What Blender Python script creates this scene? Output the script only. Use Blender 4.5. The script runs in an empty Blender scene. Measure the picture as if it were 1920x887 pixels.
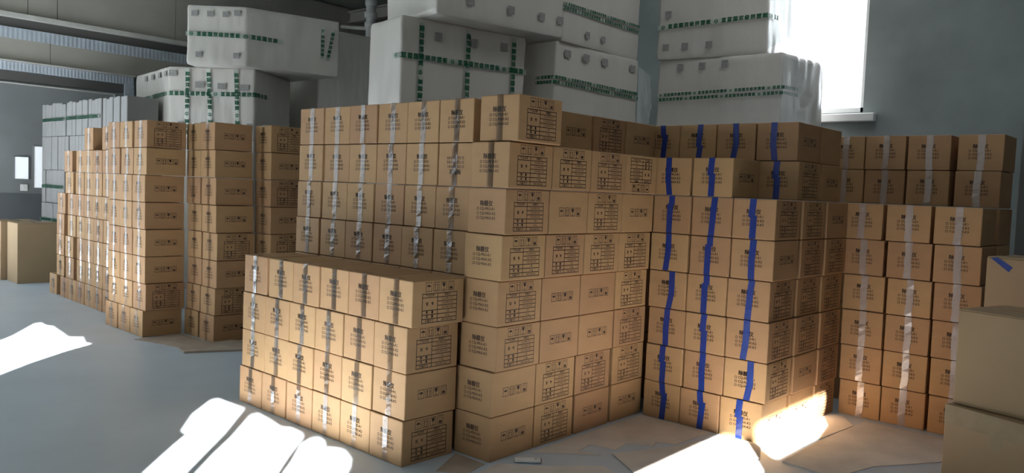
import bpy, bmesh, math, random
from mathutils import Vector, Matrix, noise
from mathutils.geometry import tessellate_polygon

random.seed(7)
scene = bpy.context.scene
COL = scene.collection

# ------------------------------------------------------------------ camera
cam_data = bpy.data.cameras.new('camera')
cam = bpy.data.objects.new('camera', cam_data)
COL.objects.link(cam)
CY, CP, CR = 0.7202767420788445, 0.057306471953533805, 0.03998512732691916
_f = Vector((-math.sin(CY) * math.cos(CP), math.cos(CY) * math.cos(CP), -math.sin(CP)))
_r0 = Vector((math.cos(CY), math.sin(CY), 0))
_u0 = _r0.cross(_f)
_r = math.cos(CR) * _r0 + math.sin(CR) * _u0
_u = -math.sin(CR) * _r0 + math.cos(CR) * _u0
cam.matrix_world = Matrix(((_r.x, _u.x, -_f.x, 0), (_r.y, _u.y, -_f.y, 0), (_r.z, _u.z, -_f.z, 1.55), (0, 0, 0, 1)))
cam_data.sensor_width = 36
cam_data.lens = 1498.43 / 1920 * 36
cam_data.clip_start = 0.02
scene.camera = cam

# ------------------------------------------------------------------ exposure
vs = scene.view_settings
vs.view_transform = 'Standard'
vs.look = 'None'
vs.gamma = 1
vs.use_curve_mapping = False
vs.exposure = -0.06

# ------------------------------------------------------------------ sky and daylight
world = bpy.data.worlds.new('sky')
scene.world = world
world.use_nodes = True
_bg = world.node_tree.nodes['Background']
_bg.inputs[0].default_value = (0.86, 0.94, 1.0, 1)
_bg.inputs[1].default_value = 2.4

SUN_DIR = Vector((-0.70, 0.714, -0.64)).normalized()
_sl = bpy.data.lights.new('sun', 'SUN')
_sl.energy = 92.0
_sl.angle = math.radians(0.6)
_sl.color = (1.0, 0.955, 0.885)
sun = bpy.data.objects.new('sun', _sl)
COL.objects.link(sun)
sun.rotation_euler = SUN_DIR.to_track_quat('-Z', 'Y').to_euler()
sun.location = (6, -6, 8)


def daylight(name, loc, target, sx, sy, power, color=(0.9, 0.95, 1.0)):
    l = bpy.data.lights.new(name, 'AREA')
    l.shape = 'RECTANGLE'
    l.size, l.size_y = sx, sy
    l.energy = power
    l.color = color
    ob = bpy.data.objects.new(name, l)
    COL.objects.link(ob)
    ob.location = loc
    d = Vector(target) - Vector(loc)
    ob.rotation_euler = d.to_track_quat('-Z', 'Y').to_euler()
    return ob


# daylight entering by the loading door, invented front and side openings out of view and the back window
daylight('daylight_left_door', (-14.7, 0.8, 1.8), (0, 0.8, 1.8), 3.6, 3.4, 30)
daylight('daylight_front_left', (-9.3, -1.1, 2.1), (-8.3, 6, 1.6), 6.5, 2.4, 48)
daylight('daylight_front', (-2.2, -1.1, 2.6), (-3.2, 6, 1.6), 3.6, 1.6, 6, (1.0, 0.95, 0.88))
daylight('daylight_side', (1.1, 1.2, 2.6), (-6, 3.6, 1.5), 2.6, 1.2, 7, (1.0, 0.93, 0.84))
daylight('daylight_back_window', (-3.8, 9.15, 3.45), (-3.5, 0, 2.0), 1.4, 1.6, 50)
daylight('daylight_roof_light', (-2.6, 6.9, 5.36), (-2.6, 6.9, 0), 1.9, 2.4, 34, (0.93, 0.97, 1.0))  # added fill lamp, brightens the back bundles and wall

# ------------------------------------------------------------------ materials
MATS = {}


def nodes_of(m):
    m.use_nodes = True
    nt = m.node_tree
    return nt, nt.nodes, nt.links, nt.nodes['Principled BSDF']


def mat(name, col, rough=0.8, var=0.0, scale=8.0, bump=0.0, bscale=60.0, metal=0.0, objvar=0.0, stretch=None, spec=0.5, coat=0.0):
    """Principled surface with noise variation, per-object variation and fine relief."""
    m = bpy.data.materials.new(name)
    nt, N, L, P = nodes_of(m)
    P.inputs['Roughness'].default_value = rough
    P.inputs['Metallic'].default_value = metal
    P.inputs['Specular IOR Level'].default_value = spec
    P.inputs['Coat Weight'].default_value = coat
    tc = N.new('ShaderNodeTexCoord')
    mp = N.new('ShaderNodeMapping')
    L.new(tc.outputs['Object'], mp.inputs[0])
    if stretch:
        mp.inputs['Scale'].default_value = stretch
    last = None
    if var or objvar:
        rgb = N.new('ShaderNodeRGB')
        rgb.outputs[0].default_value = (*col, 1)
        last = rgb.outputs[0]
    if var:
        no = N.new('ShaderNodeTexNoise')
        no.inputs['Scale'].default_value = scale
        no.inputs['Detail'].default_value = 5
        L.new(mp.outputs[0], no.inputs['Vector'])
        mr = N.new('ShaderNodeMapRange')
        mr.inputs[1].default_value = 0.3
        mr.inputs[2].default_value = 0.7
        mr.inputs[3].default_value = 1 - var
        mr.inputs[4].default_value = 1 + var
        L.new(no.outputs[0], mr.inputs[0])
        hs = N.new('ShaderNodeHueSaturation')
        L.new(mr.outputs[0], hs.inputs['Value'])
        L.new(last, hs.inputs['Color'])
        last = hs.outputs[0]
    if objvar:
        oi = N.new('ShaderNodeObjectInfo')
        mr = N.new('ShaderNodeMapRange')
        mr.inputs[3].default_value = 1 - objvar
        mr.inputs[4].default_value = 1 + objvar
        L.new(oi.outputs['Random'], mr.inputs[0])
        hs = N.new('ShaderNodeHueSaturation')
        L.new(mr.outputs[0], hs.inputs['Value'])
        m2 = N.new('ShaderNodeMath')
        m2.operation = 'MULTIPLY_ADD'
        L.new(oi.outputs['Random'], m2.inputs[0])
        m2.inputs[1].default_value = 0.012
        m2.inputs[2].default_value = 0.494
        L.new(m2.outputs[0], hs.inputs['Hue'])
        L.new(last, hs.inputs['Color'])
        last = hs.outputs[0]
    if last:
        L.new(last, P.inputs['Base Color'])
    else:
        P.inputs['Base Color'].default_value = (*col, 1)
    if bump:
        nb = N.new('ShaderNodeTexNoise')
        nb.inputs['Scale'].default_value = bscale
        nb.inputs['Detail'].default_value = 4
        L.new(mp.outputs[0], nb.inputs['Vector'])
        bp = N.new('ShaderNodeBump')
        bp.inputs['Strength'].default_value = bump
        bp.inputs['Distance'].default_value = 0.01
        L.new(nb.outputs[0], bp.inputs['Height'])
        L.new(bp.outputs[0], P.inputs['Normal'])
    MATS[name] = m
    return m


mat('cardboard', (0.395, 0.234, 0.118), 0.72, var=0.05, scale=5, bump=0.05, bscale=40, objvar=0.07, stretch=(1, 1, 3), spec=0.35)
mat('plain_cardboard', (0.34, 0.24, 0.145), 0.75, var=0.06, scale=3, bump=0.06, bscale=30, objvar=0.04, spec=0.3)
mat('floor_cardboard', (0.66, 0.62, 0.58), 0.8, var=0.12, scale=4, bump=0.15, bscale=12, spec=0.3)
mat('sheet_brown', (0.40, 0.335, 0.28), 0.8, var=0.15, scale=5, bump=0.15, bscale=12, spec=0.3)
mat('ink', (0.030, 0.013, 0.007), 0.7)
mat('blue_tape', (0.010, 0.034, 0.22), 0.28, var=0.15, scale=20, bump=0.25, bscale=35, spec=0.6)
mat('green_ink', (0.0, 0.115, 0.052), 0.6)
mat('stamp_ink', (0.30, 0.29, 0.28), 0.7, var=0.2, scale=60)
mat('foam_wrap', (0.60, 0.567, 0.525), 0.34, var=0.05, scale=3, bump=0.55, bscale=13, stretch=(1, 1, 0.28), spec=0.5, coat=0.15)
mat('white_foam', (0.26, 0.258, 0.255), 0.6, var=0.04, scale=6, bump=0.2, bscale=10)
mat('white_plastic', (0.78, 0.78, 0.77), 0.4)
mat('grey_plastic', (0.25, 0.25, 0.25), 0.5)
mat('concrete_floor', (0.53, 0.61, 0.70), 0.42, var=0.10, scale=0.9, bump=0.06, bscale=14, spec=0.4)
mat('wall_paint', (0.25, 0.28, 0.275), 0.85, var=0.28, scale=1.0, bump=0.1, bscale=20)
mat('wall_grey', (0.21, 0.22, 0.225), 0.8, var=0.22, scale=0.6, bump=0.1, bscale=20)
mat('wall_dark', (0.11, 0.12, 0.13), 0.7, var=0.15, scale=1.2)
mat('panel_olive', (0.40, 0.375, 0.33), 0.75, var=0.08, scale=1.5, bump=0.05)
mat('corrugated_metal', (0.46, 0.51, 0.57), 0.5, var=0.1, scale=6)
mat('dark_metal', (0.11, 0.105, 0.10), 0.5)
mat('pale_trim', (0.58, 0.57, 0.53), 0.6, var=0.08, scale=5)
mat('roof_foil', (0.27, 0.29, 0.25), 0.5, var=0.15, scale=2, bump=0.5, bscale=3)


def tape_mat(name, tint, alpha, col, rough, gloss=1.5):
    m = bpy.data.materials.new(name)
    nt, N, L, P = nodes_of(m)
    P.inputs['Base Color'].default_value = (*col, 1)
    P.inputs['Roughness'].default_value = rough
    P.inputs['Specular IOR Level'].default_value = 0.8
    tr = N.new('ShaderNodeBsdfTransparent')
    tr.inputs[0].default_value = (*tint, 1)
    mx = N.new('ShaderNodeMixShader')
    mx.inputs[0].default_value = alpha
    L.new(tr.outputs[0], mx.inputs[1])
    L.new(P.outputs[0], mx.inputs[2])
    tc = N.new('ShaderNodeTexCoord')
    nb = N.new('ShaderNodeTexNoise')
    nb.inputs['Scale'].default_value = 45
    nb.inputs['Detail'].default_value = 3
    L.new(tc.outputs['Object'], nb.inputs['Vector'])
    bp = N.new('ShaderNodeBump')
    bp.inputs['Strength'].default_value = 0.5
    bp.inputs['Distance'].default_value = 0.004
    L.new(nb.outputs[0], bp.inputs['Height'])
    L.new(bp.outputs[0], P.inputs['Normal'])
    gl = N.new('ShaderNodeBsdfGlossy')
    gl.inputs['Roughness'].default_value = rough
    L.new(bp.outputs[0], gl.inputs['Normal'])
    fr = N.new('ShaderNodeFresnel')
    fr.inputs['IOR'].default_value = 1.55
    mul = N.new('ShaderNodeMath')
    mul.operation = 'MULTIPLY'
    mul.inputs[1].default_value = gloss
    mul.use_clamp = True
    L.new(fr.outputs[0], mul.inputs[0])
    m2 = N.new('ShaderNodeMixShader')
    L.new(mul.outputs[0], m2.inputs[0])
    L.new(mx.outputs[0], m2.inputs[1])
    L.new(gl.outputs[0], m2.inputs[2])
    L.new(m2.outputs[0], N['Material Output'].inputs[0])
    MATS[name] = m


tape_mat('clear_tape', (0.95, 0.93, 0.89), 0.10, (0.42, 0.31, 0.20), 0.16, 1.4)
mat('brown_tape', (0.31, 0.235, 0.145), 0.6, spec=0.25, var=0.12, scale=9, bump=0.3, bscale=16)
tape_mat('pale_tape', (0.95, 0.9, 0.88), 0.55, (0.62, 0.50, 0.45), 0.25)
tape_mat('printed_tape', (0.88, 0.97, 0.92), 0.35, (0.62, 0.72, 0.66), 0.2)
tape_mat('glass', (0.97, 0.99, 1.0), 0.04, (0.9, 0.95, 1.0), 0.02, 1.0)


def glow_mat(name, col, s):
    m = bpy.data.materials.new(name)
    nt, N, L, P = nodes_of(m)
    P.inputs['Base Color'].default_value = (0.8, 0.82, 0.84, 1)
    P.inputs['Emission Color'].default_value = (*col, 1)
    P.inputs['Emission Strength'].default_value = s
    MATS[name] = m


glow_mat('frosted_pane', (0.85, 0.93, 1.0), 0.55)  # self-lit colour in place of light falling on the wall

# ------------------------------------------------------------------ mesh helpers


class MB:
    """Collects shapes and links them as one mesh object."""

    def __init__(self):
        self.v, self.f = [], []

    def add(self, vs, fs):
        o = len(self.v)
        self.v += [tuple(p) for p in vs]
        self.f += [tuple(i + o for i in f) for f in fs]

    def box(self, a, b, ch=0.0):
        (x0, y0, z0), (x1, y1, z1) = a, b
        if ch <= 0:
            vs = [(x, y, z) for z in (z0, z1) for y in (y0, y1) for x in (x0, x1)]
            self.add(vs, [(0, 2, 3, 1), (4, 5, 7, 6), (0, 1, 5, 4), (2, 6, 7, 3), (0, 4, 6, 2), (1, 3, 7, 5)])
            return
        bm = bmesh.new()
        bmesh.ops.create_cube(bm, size=1)
        for v in bm.verts:
            v.co = Vector(((x0 + x1) / 2 + v.co.x * (x1 - x0), (y0 + y1) / 2 + v.co.y * (y1 - y0), (z0 + z1) / 2 + v.co.z * (z1 - z0)))
        bmesh.ops.bevel(bm, geom=bm.edges[:], offset=ch, segments=1, affect='EDGES')
        bm.verts.index_update()
        self.add([v.co for v in bm.verts], [[v.index for v in f.verts] for f in bm.faces])
        bm.free()

    def prism(self, pts, z0, z1):
        n = len(pts)
        vs = [(x, y, z0) for x, y in pts] + [(x, y, z1) for x, y in pts]
        fs = [tuple(range(n))[::-1], tuple(range(n, 2 * n))]
        fs += [(i, (i + 1) % n, n + (i + 1) % n, n + i) for i in range(n)]
        self.add(vs, fs)

    def tube(self, p, q, r, n=16, r2=None):
        p, q = Vector(p), Vector(q)
        d = (q - p).normalized()
        a = d.orthogonal().normalized()
        b = d.cross(a)
        r2 = r if r2 is None else r2
        vs = []
        for c, rr in ((p, r), (q, r2)):
            for i in range(n):
                t = 2 * math.pi * i / n
                vs.append(c + rr * (math.cos(t) * a + math.sin(t) * b))
        fs = [(i, (i + 1) % n, n + (i + 1) % n, n + i) for i in range(n)]
        fs += [tuple(range(n))[::-1], tuple(range(n, 2 * n))]
        self.add(vs, fs)

    def mesh(self, name, m, smooth=False):
        me = bpy.data.meshes.new(name)
        me.from_pydata(self.v, [], self.f)
        me.update()
        me.materials.append(MATS[m])
        if smooth:
            for p in me.polygons:
                p.use_smooth = True
        return me

    def build(self, name, m, parent=None, smooth=False):
        return link(name, self.mesh(name, m, smooth), parent)


def link(name, data, parent=None, loc=None, rz=None):
    ob = bpy.data.objects.new(name, data)
    COL.objects.link(ob)
    if parent is not None:
        ob.parent = parent
    if loc is not None:
        ob.location = loc
    if rz is not None:
        ob.rotation_euler = (0, 0, rz)
    return ob


def tag(ob, label=None, cat=None, group=None, kind=None):
    if label:
        ob['label'] = label
    if cat:
        ob['category'] = cat
    if group:
        ob['group'] = group
    if kind:
        ob['kind'] = kind
    return ob


def boxpart(name, a, b, m, parent=None, ch=0.0):
    mb = MB()
    mb.box(a, b, ch)
    return mb.build(name, m, parent)


def struct(name, mb, m, parent=None):
    ob = mb.build(name, m, parent)
    if parent is None:
        ob['kind'] = 'structure'
    return ob


def text2d(body, size, bold=0.0, align='CENTER', spacing=1.0):
    """Glyph outlines of a line of lettering as flat polygons (verts, faces)."""
    cu = bpy.data.curves.new('lettering', 'FONT')
    cu.body = body
    cu.size = size
    cu.align_x = align
    cu.align_y = 'CENTER'
    cu.space_character = spacing
    cu.resolution_u = 2
    cu.offset = bold
    ob = bpy.data.objects.new('lettering', cu)
    COL.objects.link(ob)
    dg = bpy.context.evaluated_depsgraph_get()
    dg.update()
    ev = ob.evaluated_get(dg)
    me = ev.to_mesh()
    vs = [(v.co.x, v.co.y) for v in me.vertices]
    fs = [tuple(p.vertices) for p in me.polygons]
    ev.to_mesh_clear()
    bpy.data.objects.remove(ob)
    bpy.data.curves.remove(cu)
    return vs, fs


class Flat:
    """Flat print drawn in two dimensions, later laid on a face."""

    def __init__(self):
        self.v, self.f = [], []

    def poly(self, pts):
        o = len(self.v)
        self.v += list(pts)
        self.f.append(tuple(range(o, o + len(pts))))

    def rect(self, x0, y0, x1, y1):
        self.poly([(x0, y0), (x1, y0), (x1, y1), (x0, y1)])

    def frame(self, x0, y0, x1, y1, t):
        self.rect(x0, y0, x1, y0 + t)
        self.rect(x0, y1 - t, x1, y1)
        self.rect(x0, y0 + t, x0 + t, y1 - t)
        self.rect(x1 - t, y0 + t, x1, y1 - t)

    def text(self, body, x, y, size, bold=0.0, align='CENTER', spacing=1.0):
        vs, fs = text2d(body, size, 0.0, align, spacing)
        for dx, dy in (((-bold, 0), (bold, 0), (0, bold), (0, -bold)) if bold else ((0, 0),)):
            o = len(self.v)
            self.v += [(a + x + dx, b + y + dy) for a, b in vs]
            self.f += [tuple(i + o for i in f) for f in fs]

    def mesh(self, name, m, fn):
        me = bpy.data.meshes.new(name)
        me.from_pydata([fn(a, b) for a, b in self.v], [], self.f)
        me.update()
        me.materials.append(MATS[m])
        return me

# ------------------------------------------------------------------ the setting
XL, YF, XR, YB, YBL, ZR = -15.0, -1.2, 1.2, 9.2, 12.5, 5.5
mb = MB()
mb.box((-16, -2.5, -0.2), (2.5, 13.2, 0))
struct('floor', mb, 'concrete_floor')

mb = MB()
nx, ny = 60, 44
for j in range(ny + 1):
    for i in range(nx + 1):
        x = -15.3 + 16.7 * i / nx
        y = -1.5 + 14.2 * j / ny
        mb.v.append((x, y, ZR + 0.05 * noise.noise(Vector((x * 1.3, y * 0.5, 0))) + 0.02 * noise.noise(Vector((x * 5, y * 2, 3)))))
for j in range(ny):
    for i in range(nx):
        a = j * (nx + 1) + i
        mb.f.append((a, a + nx + 1, a + nx + 2, a + 1))
ceil_ob = struct('ceiling', mb, 'roof_foil')
boxpart('roof_light', (-3.6, 5.6, ZR - 0.11), (-1.6, 8.2, ZR - 0.085), 'white_plastic', ceil_ob)  # added unseen panel over the roof fill lamp
for y in (2.5, 7.0, 11.2):
    mb = MB()
    mb.box((-15, y - 0.08, ZR - 0.34), (1.2, y + 0.08, ZR - 0.31))
    mb.box((-15, y - 0.012, ZR - 0.31), (1.2, y + 0.012, ZR - 0.08))
    mb.box((-15, y - 0.08, ZR - 0.11), (1.2, y + 0.08, ZR - 0.08))
    struct('trim_%d' % (10 + int(y)), mb, 'panel_olive')


def holed_wall(name, outer, holes, fn, depth, m):
    """A wall slab with window openings of the given outlines; fn maps (a, b, d) to a point."""
    loops = [[Vector((a, b, 0)) for a, b in l] for l in [outer] + holes]
    tri = tessellate_polygon(loops)
    flat = [p for l in loops for p in l]
    n = len(flat)
    mb = MB()
    vs = [fn(p.x, p.y, 0) for p in flat] + [fn(p.x, p.y, depth) for p in flat]
    fs = [tuple(t) for t in tri] + [tuple(i + n for i in t)[::-1] for t in tri]
    o = 0
    for l in loops:
        k = len(l)
        fs += [(o + i, o + (i + 1) % k, n + o + (i + 1) % k, n + o + i) for i in range(k)]
        o += k
    mb.add(vs, fs)
    return struct(name, mb, m)


# sunlit floor outlines give the shape of invented openings in unseen walls, placed for the sun patches
def to_front(p):
    t = (p[1] - YF) / 0.714
    return (p[0] + 0.70 * t, 0.64 * t)


def to_side(p):
    t = (XR - p[0]) / 0.70
    return (p[1] - 0.714 * t, 0.64 * t)


FRONT_OPEN = [
    [(-9.07, 2.97), (-8.81, 2.94), (-8.73, 2.98), (-8.06, 2.89), (-7.99, 2.99), (-7.72, 2.91), (-7.62, 2.93), (-7.45, 2.67),
     (-7.13, 2.28), (-6.9, 2.04), (-6.0, 1.1), (-7.2, 1.35), (-8.2, 2.36), (-8.44, 2.56)],
    [(-5.23, 2.85), (-4.86, 2.86), (-4.46, 2.5), (-4.18, 2.22), (-3.98, 2.02), (-3.2, 1.25), (-3.5, 1.25), (-4.21, 1.95), (-4.43, 2.17),
     (-4.58, 2.33), (-4.67, 2.34), (-4.96, 2.56)],
    [(-4.74, 2.87), (-4.55, 2.85), (-4.33, 2.81), (-4.28, 2.85), (-4.15, 2.84), (-4.08, 2.8), (-3.85, 2.55), (-3.65, 2.35), (-2.6, 1.3),
     (-3.12, 1.22), (-3.94, 2.06), (-4.14, 2.26), (-4.36, 2.5)],
    [(-4.03, 2.87), (-3.93, 2.85), (-3.81, 2.77), (-3.8, 2.81), (-3.72, 2.84), (-3.58, 2.78), (-3.48, 2.7), (-3.41, 2.62), (-2.3, 1.5), (-2.55, 1.33),
     (-3.62, 2.38), (-3.75, 2.52), (-3.97, 2.73)],
]
SIDE_OPEN = [
    [(-2.33, 3.3), (-2.36, 4.84), (-2.2, 4.84), (-1.88, 4.40), (-1.82, 4.25), (-1.82, 3.3)],
    [(-2.26, 4.97), (-1.9, 4.62), (-1.89, 5.25), (-1.96, 5.62), (-2.1, 5.9), (-2.2, 6.03), (-2.26, 6.05)],
]
sky_opening = [(-13.2, 0.9), (-8.2, 0.9), (-8.2, 3.4), (-13.2, 3.4)]  # added unseen opening for sky light and tape reflections
holed_wall('wall_front', [(XL - 0.2, 0), (XR + 0.2, 0), (XR + 0.2, ZR + 0.1), (XL - 0.2, ZR + 0.1)],
           [sky_opening] + [[to_front(p) for p in l] for l in FRONT_OPEN], lambda a, b, d: (a, YF - d, b), 0.03, 'wall_paint')
holed_wall('wall_right', [(YF, 0), (YB + 0.2, 0), (YB + 0.2, ZR + 0.1), (YF, ZR + 0.1)],
           [[to_side(p) for p in l] for l in SIDE_OPEN], lambda a, b, d: (XR + d, a, b), 0.03, 'wall_paint')

# back wall with the bright window
WX0, WX1, WZ0, WZ1 = -4.75, -3.0, 2.57, 4.6
mb = MB()
mb.box((-6.2, YB, 0), (WX0, YB + 0.3, ZR + 0.1))
mb.box((WX1, YB, 0), (XR + 0.2, YB + 0.3, ZR + 0.1))
mb.box((WX0, YB, 0), (WX1, YB + 0.3, WZ0))
mb.box((WX0, YB, WZ1), (WX1, YB + 0.3, ZR + 0.1))
struct('wall_back', mb, 'wall_paint')
w1 = tag(link('window_1', None, loc=(0, 0, 0)), kind='structure')
mb = MB()
mb.box((WX0, YB + 0.10, WZ0), (WX0 + 0.06, YB + 0.18, WZ1))
mb.box((WX1 - 0.06, YB + 0.10, WZ0), (WX1, YB + 0.18, WZ1))
mb.box((WX0, YB + 0.10, WZ0), (WX1, YB + 0.18, WZ0 + 0.06))
mb.box((WX0, YB + 0.10, WZ1 - 0.06), (WX1, YB + 0.18, WZ1))
mb.build('window_frame', 'white_plastic', w1)
boxpart('mullion', (-3.92, YB + 0.11, WZ0 + 0.06), (-3.87, YB + 0.17, WZ1 - 0.06), 'white_plastic', w1)
boxpart('pane', (WX0 + 0.06, YB + 0.138, WZ0 + 0.06), (-3.92, YB + 0.142, WZ1 - 0.06), 'glass', w1)
boxpart('pane', (-3.87, YB + 0.138, WZ0 + 0.06), (WX1 - 0.06, YB + 0.142, WZ1 - 0.06), 'glass', w1)
boxpart('window_sill', (WX0 - 0.14, YB - 0.10, WZ0 - 0.11), (WX1 + 0.15, YB - 0.002, WZ0 - 0.02), 'white_plastic', w1, 0.008)

mb = MB()
mb.box((-6.2, YB + 0.3, 0), (-6.0, YBL, ZR + 0.1))
struct('wall_return', mb, 'wall_paint')
mb = MB()
mb.box((XL - 0.2, YBL, 0), (-6.0, YBL + 0.2, ZR + 0.1))
struct('wall_back_left', mb, 'wall_paint')

# left wall: slab, header bands, fascia panels, closed door, dado
mb = MB()
mb.box((XL - 0.2, 2.6, 0), (XL, YBL + 0.2, ZR + 0.1))
mb.box((XL - 0.2, YF, 3.5), (XL, 2.6, ZR + 0.1))
mb.box((XL - 0.2, YF, 0), (XL, -1.0, 3.5))
wl = struct('wall_left', mb, 'wall_grey')
ys = [-1.1, 0.9, 2.72, 4.68, 5.13, 7.17, 9.2, 11.2, 12.45]
for i in range(len(ys) - 1):
    boxpart('fascia_panel', (XL, ys[i] + 0.006, 4.13), (XL + 0.07, ys[i + 1] - 0.006, ZR - 0.02), 'panel_olive', wl)
ys = [-1.1, 1.0, 3.0, 5.03, 7.0, 9.0, 11.0, 12.45]
for i in range(len(ys) - 1):
    boxpart('lower_fascia_panel', (XL, ys[i] + 0.005, 3.34), (XL + 0.05, ys[i + 1] - 0.005, 3.71), 'panel_olive', wl)
mb = MB()
mb.box((XL, -1.1, 4.045), (XL + 0.16, 12.4, 4.115))
struct('trim_1', mb, 'pale_trim')
mb = MB()
mb.box((XL, -1.1, 3.335), (XL + 0.13, 6.42, 3.352))
struct('trim_2', mb, 'pale_trim')


def corrugated(name, y0, y1, z0, z1, x, amp, pitch, vertical=False):
    mb = MB()
    n = int((y1 - y0) / pitch * 6) if not vertical else int((z1 - z0) / pitch * 6)
    for i in range(n + 1):
        t = i / n
        off = x + amp * (0.5 + 0.5 * math.sin(2 * math.pi * i / 6))
        if not vertical:
            y = y0 + (y1 - y0) * t
            mb.v += [(XL, y, z0), (off, y, z0), (off, y, z1), (XL, y, z1)]
        else:
            z = z0 + (z1 - z0) * t
            mb.v += [(XL, y0, z), (off, y0, z), (off, y1, z), (XL, y1, z)]
    for i in range(n):
        a, b = 4 * i, 4 * i + 4
        for k in range(3):
            mb.f.append((a + k, b + k, b + k + 1, a + k + 1) if vertical else (a + k, a + k + 1, b + k + 1, b + k))
    return struct(name, mb, 'corrugated_metal')


corrugated('trim_3', -1.1, 12.4, 3.71, 3.89, XL + 0.06, 0.004, 0.07)
corrugated('trim_4', -1.1, 6.42, 3.19, 3.33, XL + 0.06, 0.004, 0.055)
corrugated('trim_5', 6.26, 6.42, 0.0, 3.19, XL + 0.06, 0.02, 0.09, True)
mb = MB()
mb.box((XL, -1.1, 3.90), (XL + 0.02, 12.4, 4.045))
struct('trim_6', mb, 'dark_metal')  # dark-coloured strip in place of the open recess between bands
d1 = tag(link('door_1', None, loc=(0, 0, 0)), kind='structure')
boxpart('door_leaf', (XL, 2.62, 0.02), (XL + 0.02, 6.25, 3.02), 'wall_grey', d1)
boxpart('door_header', (XL, 2.62, 3.03), (XL + 0.03, 6.25, 3.185), 'dark_metal', d1)
mb = MB()
mb.box((XL + 0.02, 2.62, 2.975), (XL + 0.05, 6.10, 2.995))
mb.box((XL + 0.02, 6.085, 2.86), (XL + 0.05, 6.105, 2.995))
mb.build('door_rail', 'pale_trim', d1)
boxpart('kick_panel', (XL + 0.02, 2.63, 0.03), (XL + 0.035, 6.24, 1.17), 'wall_dark', d1)
mb = MB()
mb.box((XL, 6.43, 0), (XL + 0.015, 12.4, 0.9))
struct('baseboard_left', mb, 'wall_dark')
for i, (y0, y1, z0, z1) in enumerate(((4.51, 4.71, 1.42, 1.78), (4.80, 4.93, 1.28, 1.97))):  # glowing panels stand in for bright light patches on the left wall
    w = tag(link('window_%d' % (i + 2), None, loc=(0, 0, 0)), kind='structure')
    boxpart('pane', (XL + 0.022, y0, z0), (XL + 0.03, y1, z1), 'frosted_pane', w)  # added glow panel in place of a light patch, no window pane
    mb = MB()
    for a, b in (((y0 - 0.015, z0 - 0.015), (y0, z1 + 0.015)), ((y1, z0 - 0.015), (y1 + 0.015, z1 + 0.015)),
                 ((y0, z0 - 0.015), (y1, z0)), ((y0, z1), (y1, z1 + 0.015))):
        mb.box((XL + 0.02, a[0], a[1]), (XL + 0.04, b[0], b[1]))
    mb.build('window_frame', 'wall_grey', w)  # rim around the added glow panel

# pillar at the right end of the stacks
mb = MB()
mb.box((-1.10, 6.86, 0), (-0.35, 7.25, ZR), 0.01)
struct('pillar', mb, 'wall_grey')

# ------------------------------------------------------------------ cartons
W, L, H = 0.2962, 0.3872, 0.26054
BW, BL_, BH = W - 0.007, L - 0.006, H - 0.005


def carton_mesh(seed):
    rnd = random.Random(seed)
    bm = bmesh.new()
    bmesh.ops.create_cube(bm, size=1)
    for v in bm.verts:
        v.co = Vector((v.co.x * BW, (v.co.y + 0.5) * BL_, (v.co.z + 0.5) * BH))
    bmesh.ops.bevel(bm, geom=bm.edges[:], offset=0.005, segments=2, affect='EDGES', profile=0.5)
    for v in bm.verts:
        if v.co.z > BH / 2:
            v.co.x += rnd.uniform(-0.0006, 0.0006)
    me = bpy.data.meshes.new('carton')
    bm.to_mesh(me)
    bm.free()
    me.materials.append(MATS['cardboard'])
    return me


CARTON = [carton_mesh(i) for i in range(4)]


def front(a, b):
    return (a, -0.0006, b)


def side(a, b):
    return (BW / 2 + 0.0006, a, b)


f = Flat()
f.text('除醛仪', 0.0, 0.172, 0.0325, 0.0012, spacing=1.02)
for i, s in enumerate(('CQ-PRO-K1', 'CQ-MAX-K2', 'CQ-MAX-K3')):
    z = 0.143 - 0.026 * i
    f.frame(-0.073, z - 0.0075, -0.058, z + 0.0075, 0.0026)
    f.text(s, -0.049, z, 0.0215, 0.0006, 'LEFT', 1.03)
END_PRINT = f.mesh('end_print', 'ink', front)
END_PRINT_FLIP = f.mesh('end_print_upside_down', 'ink', lambda a, b: (-a, -0.0006, BH - b))


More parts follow.
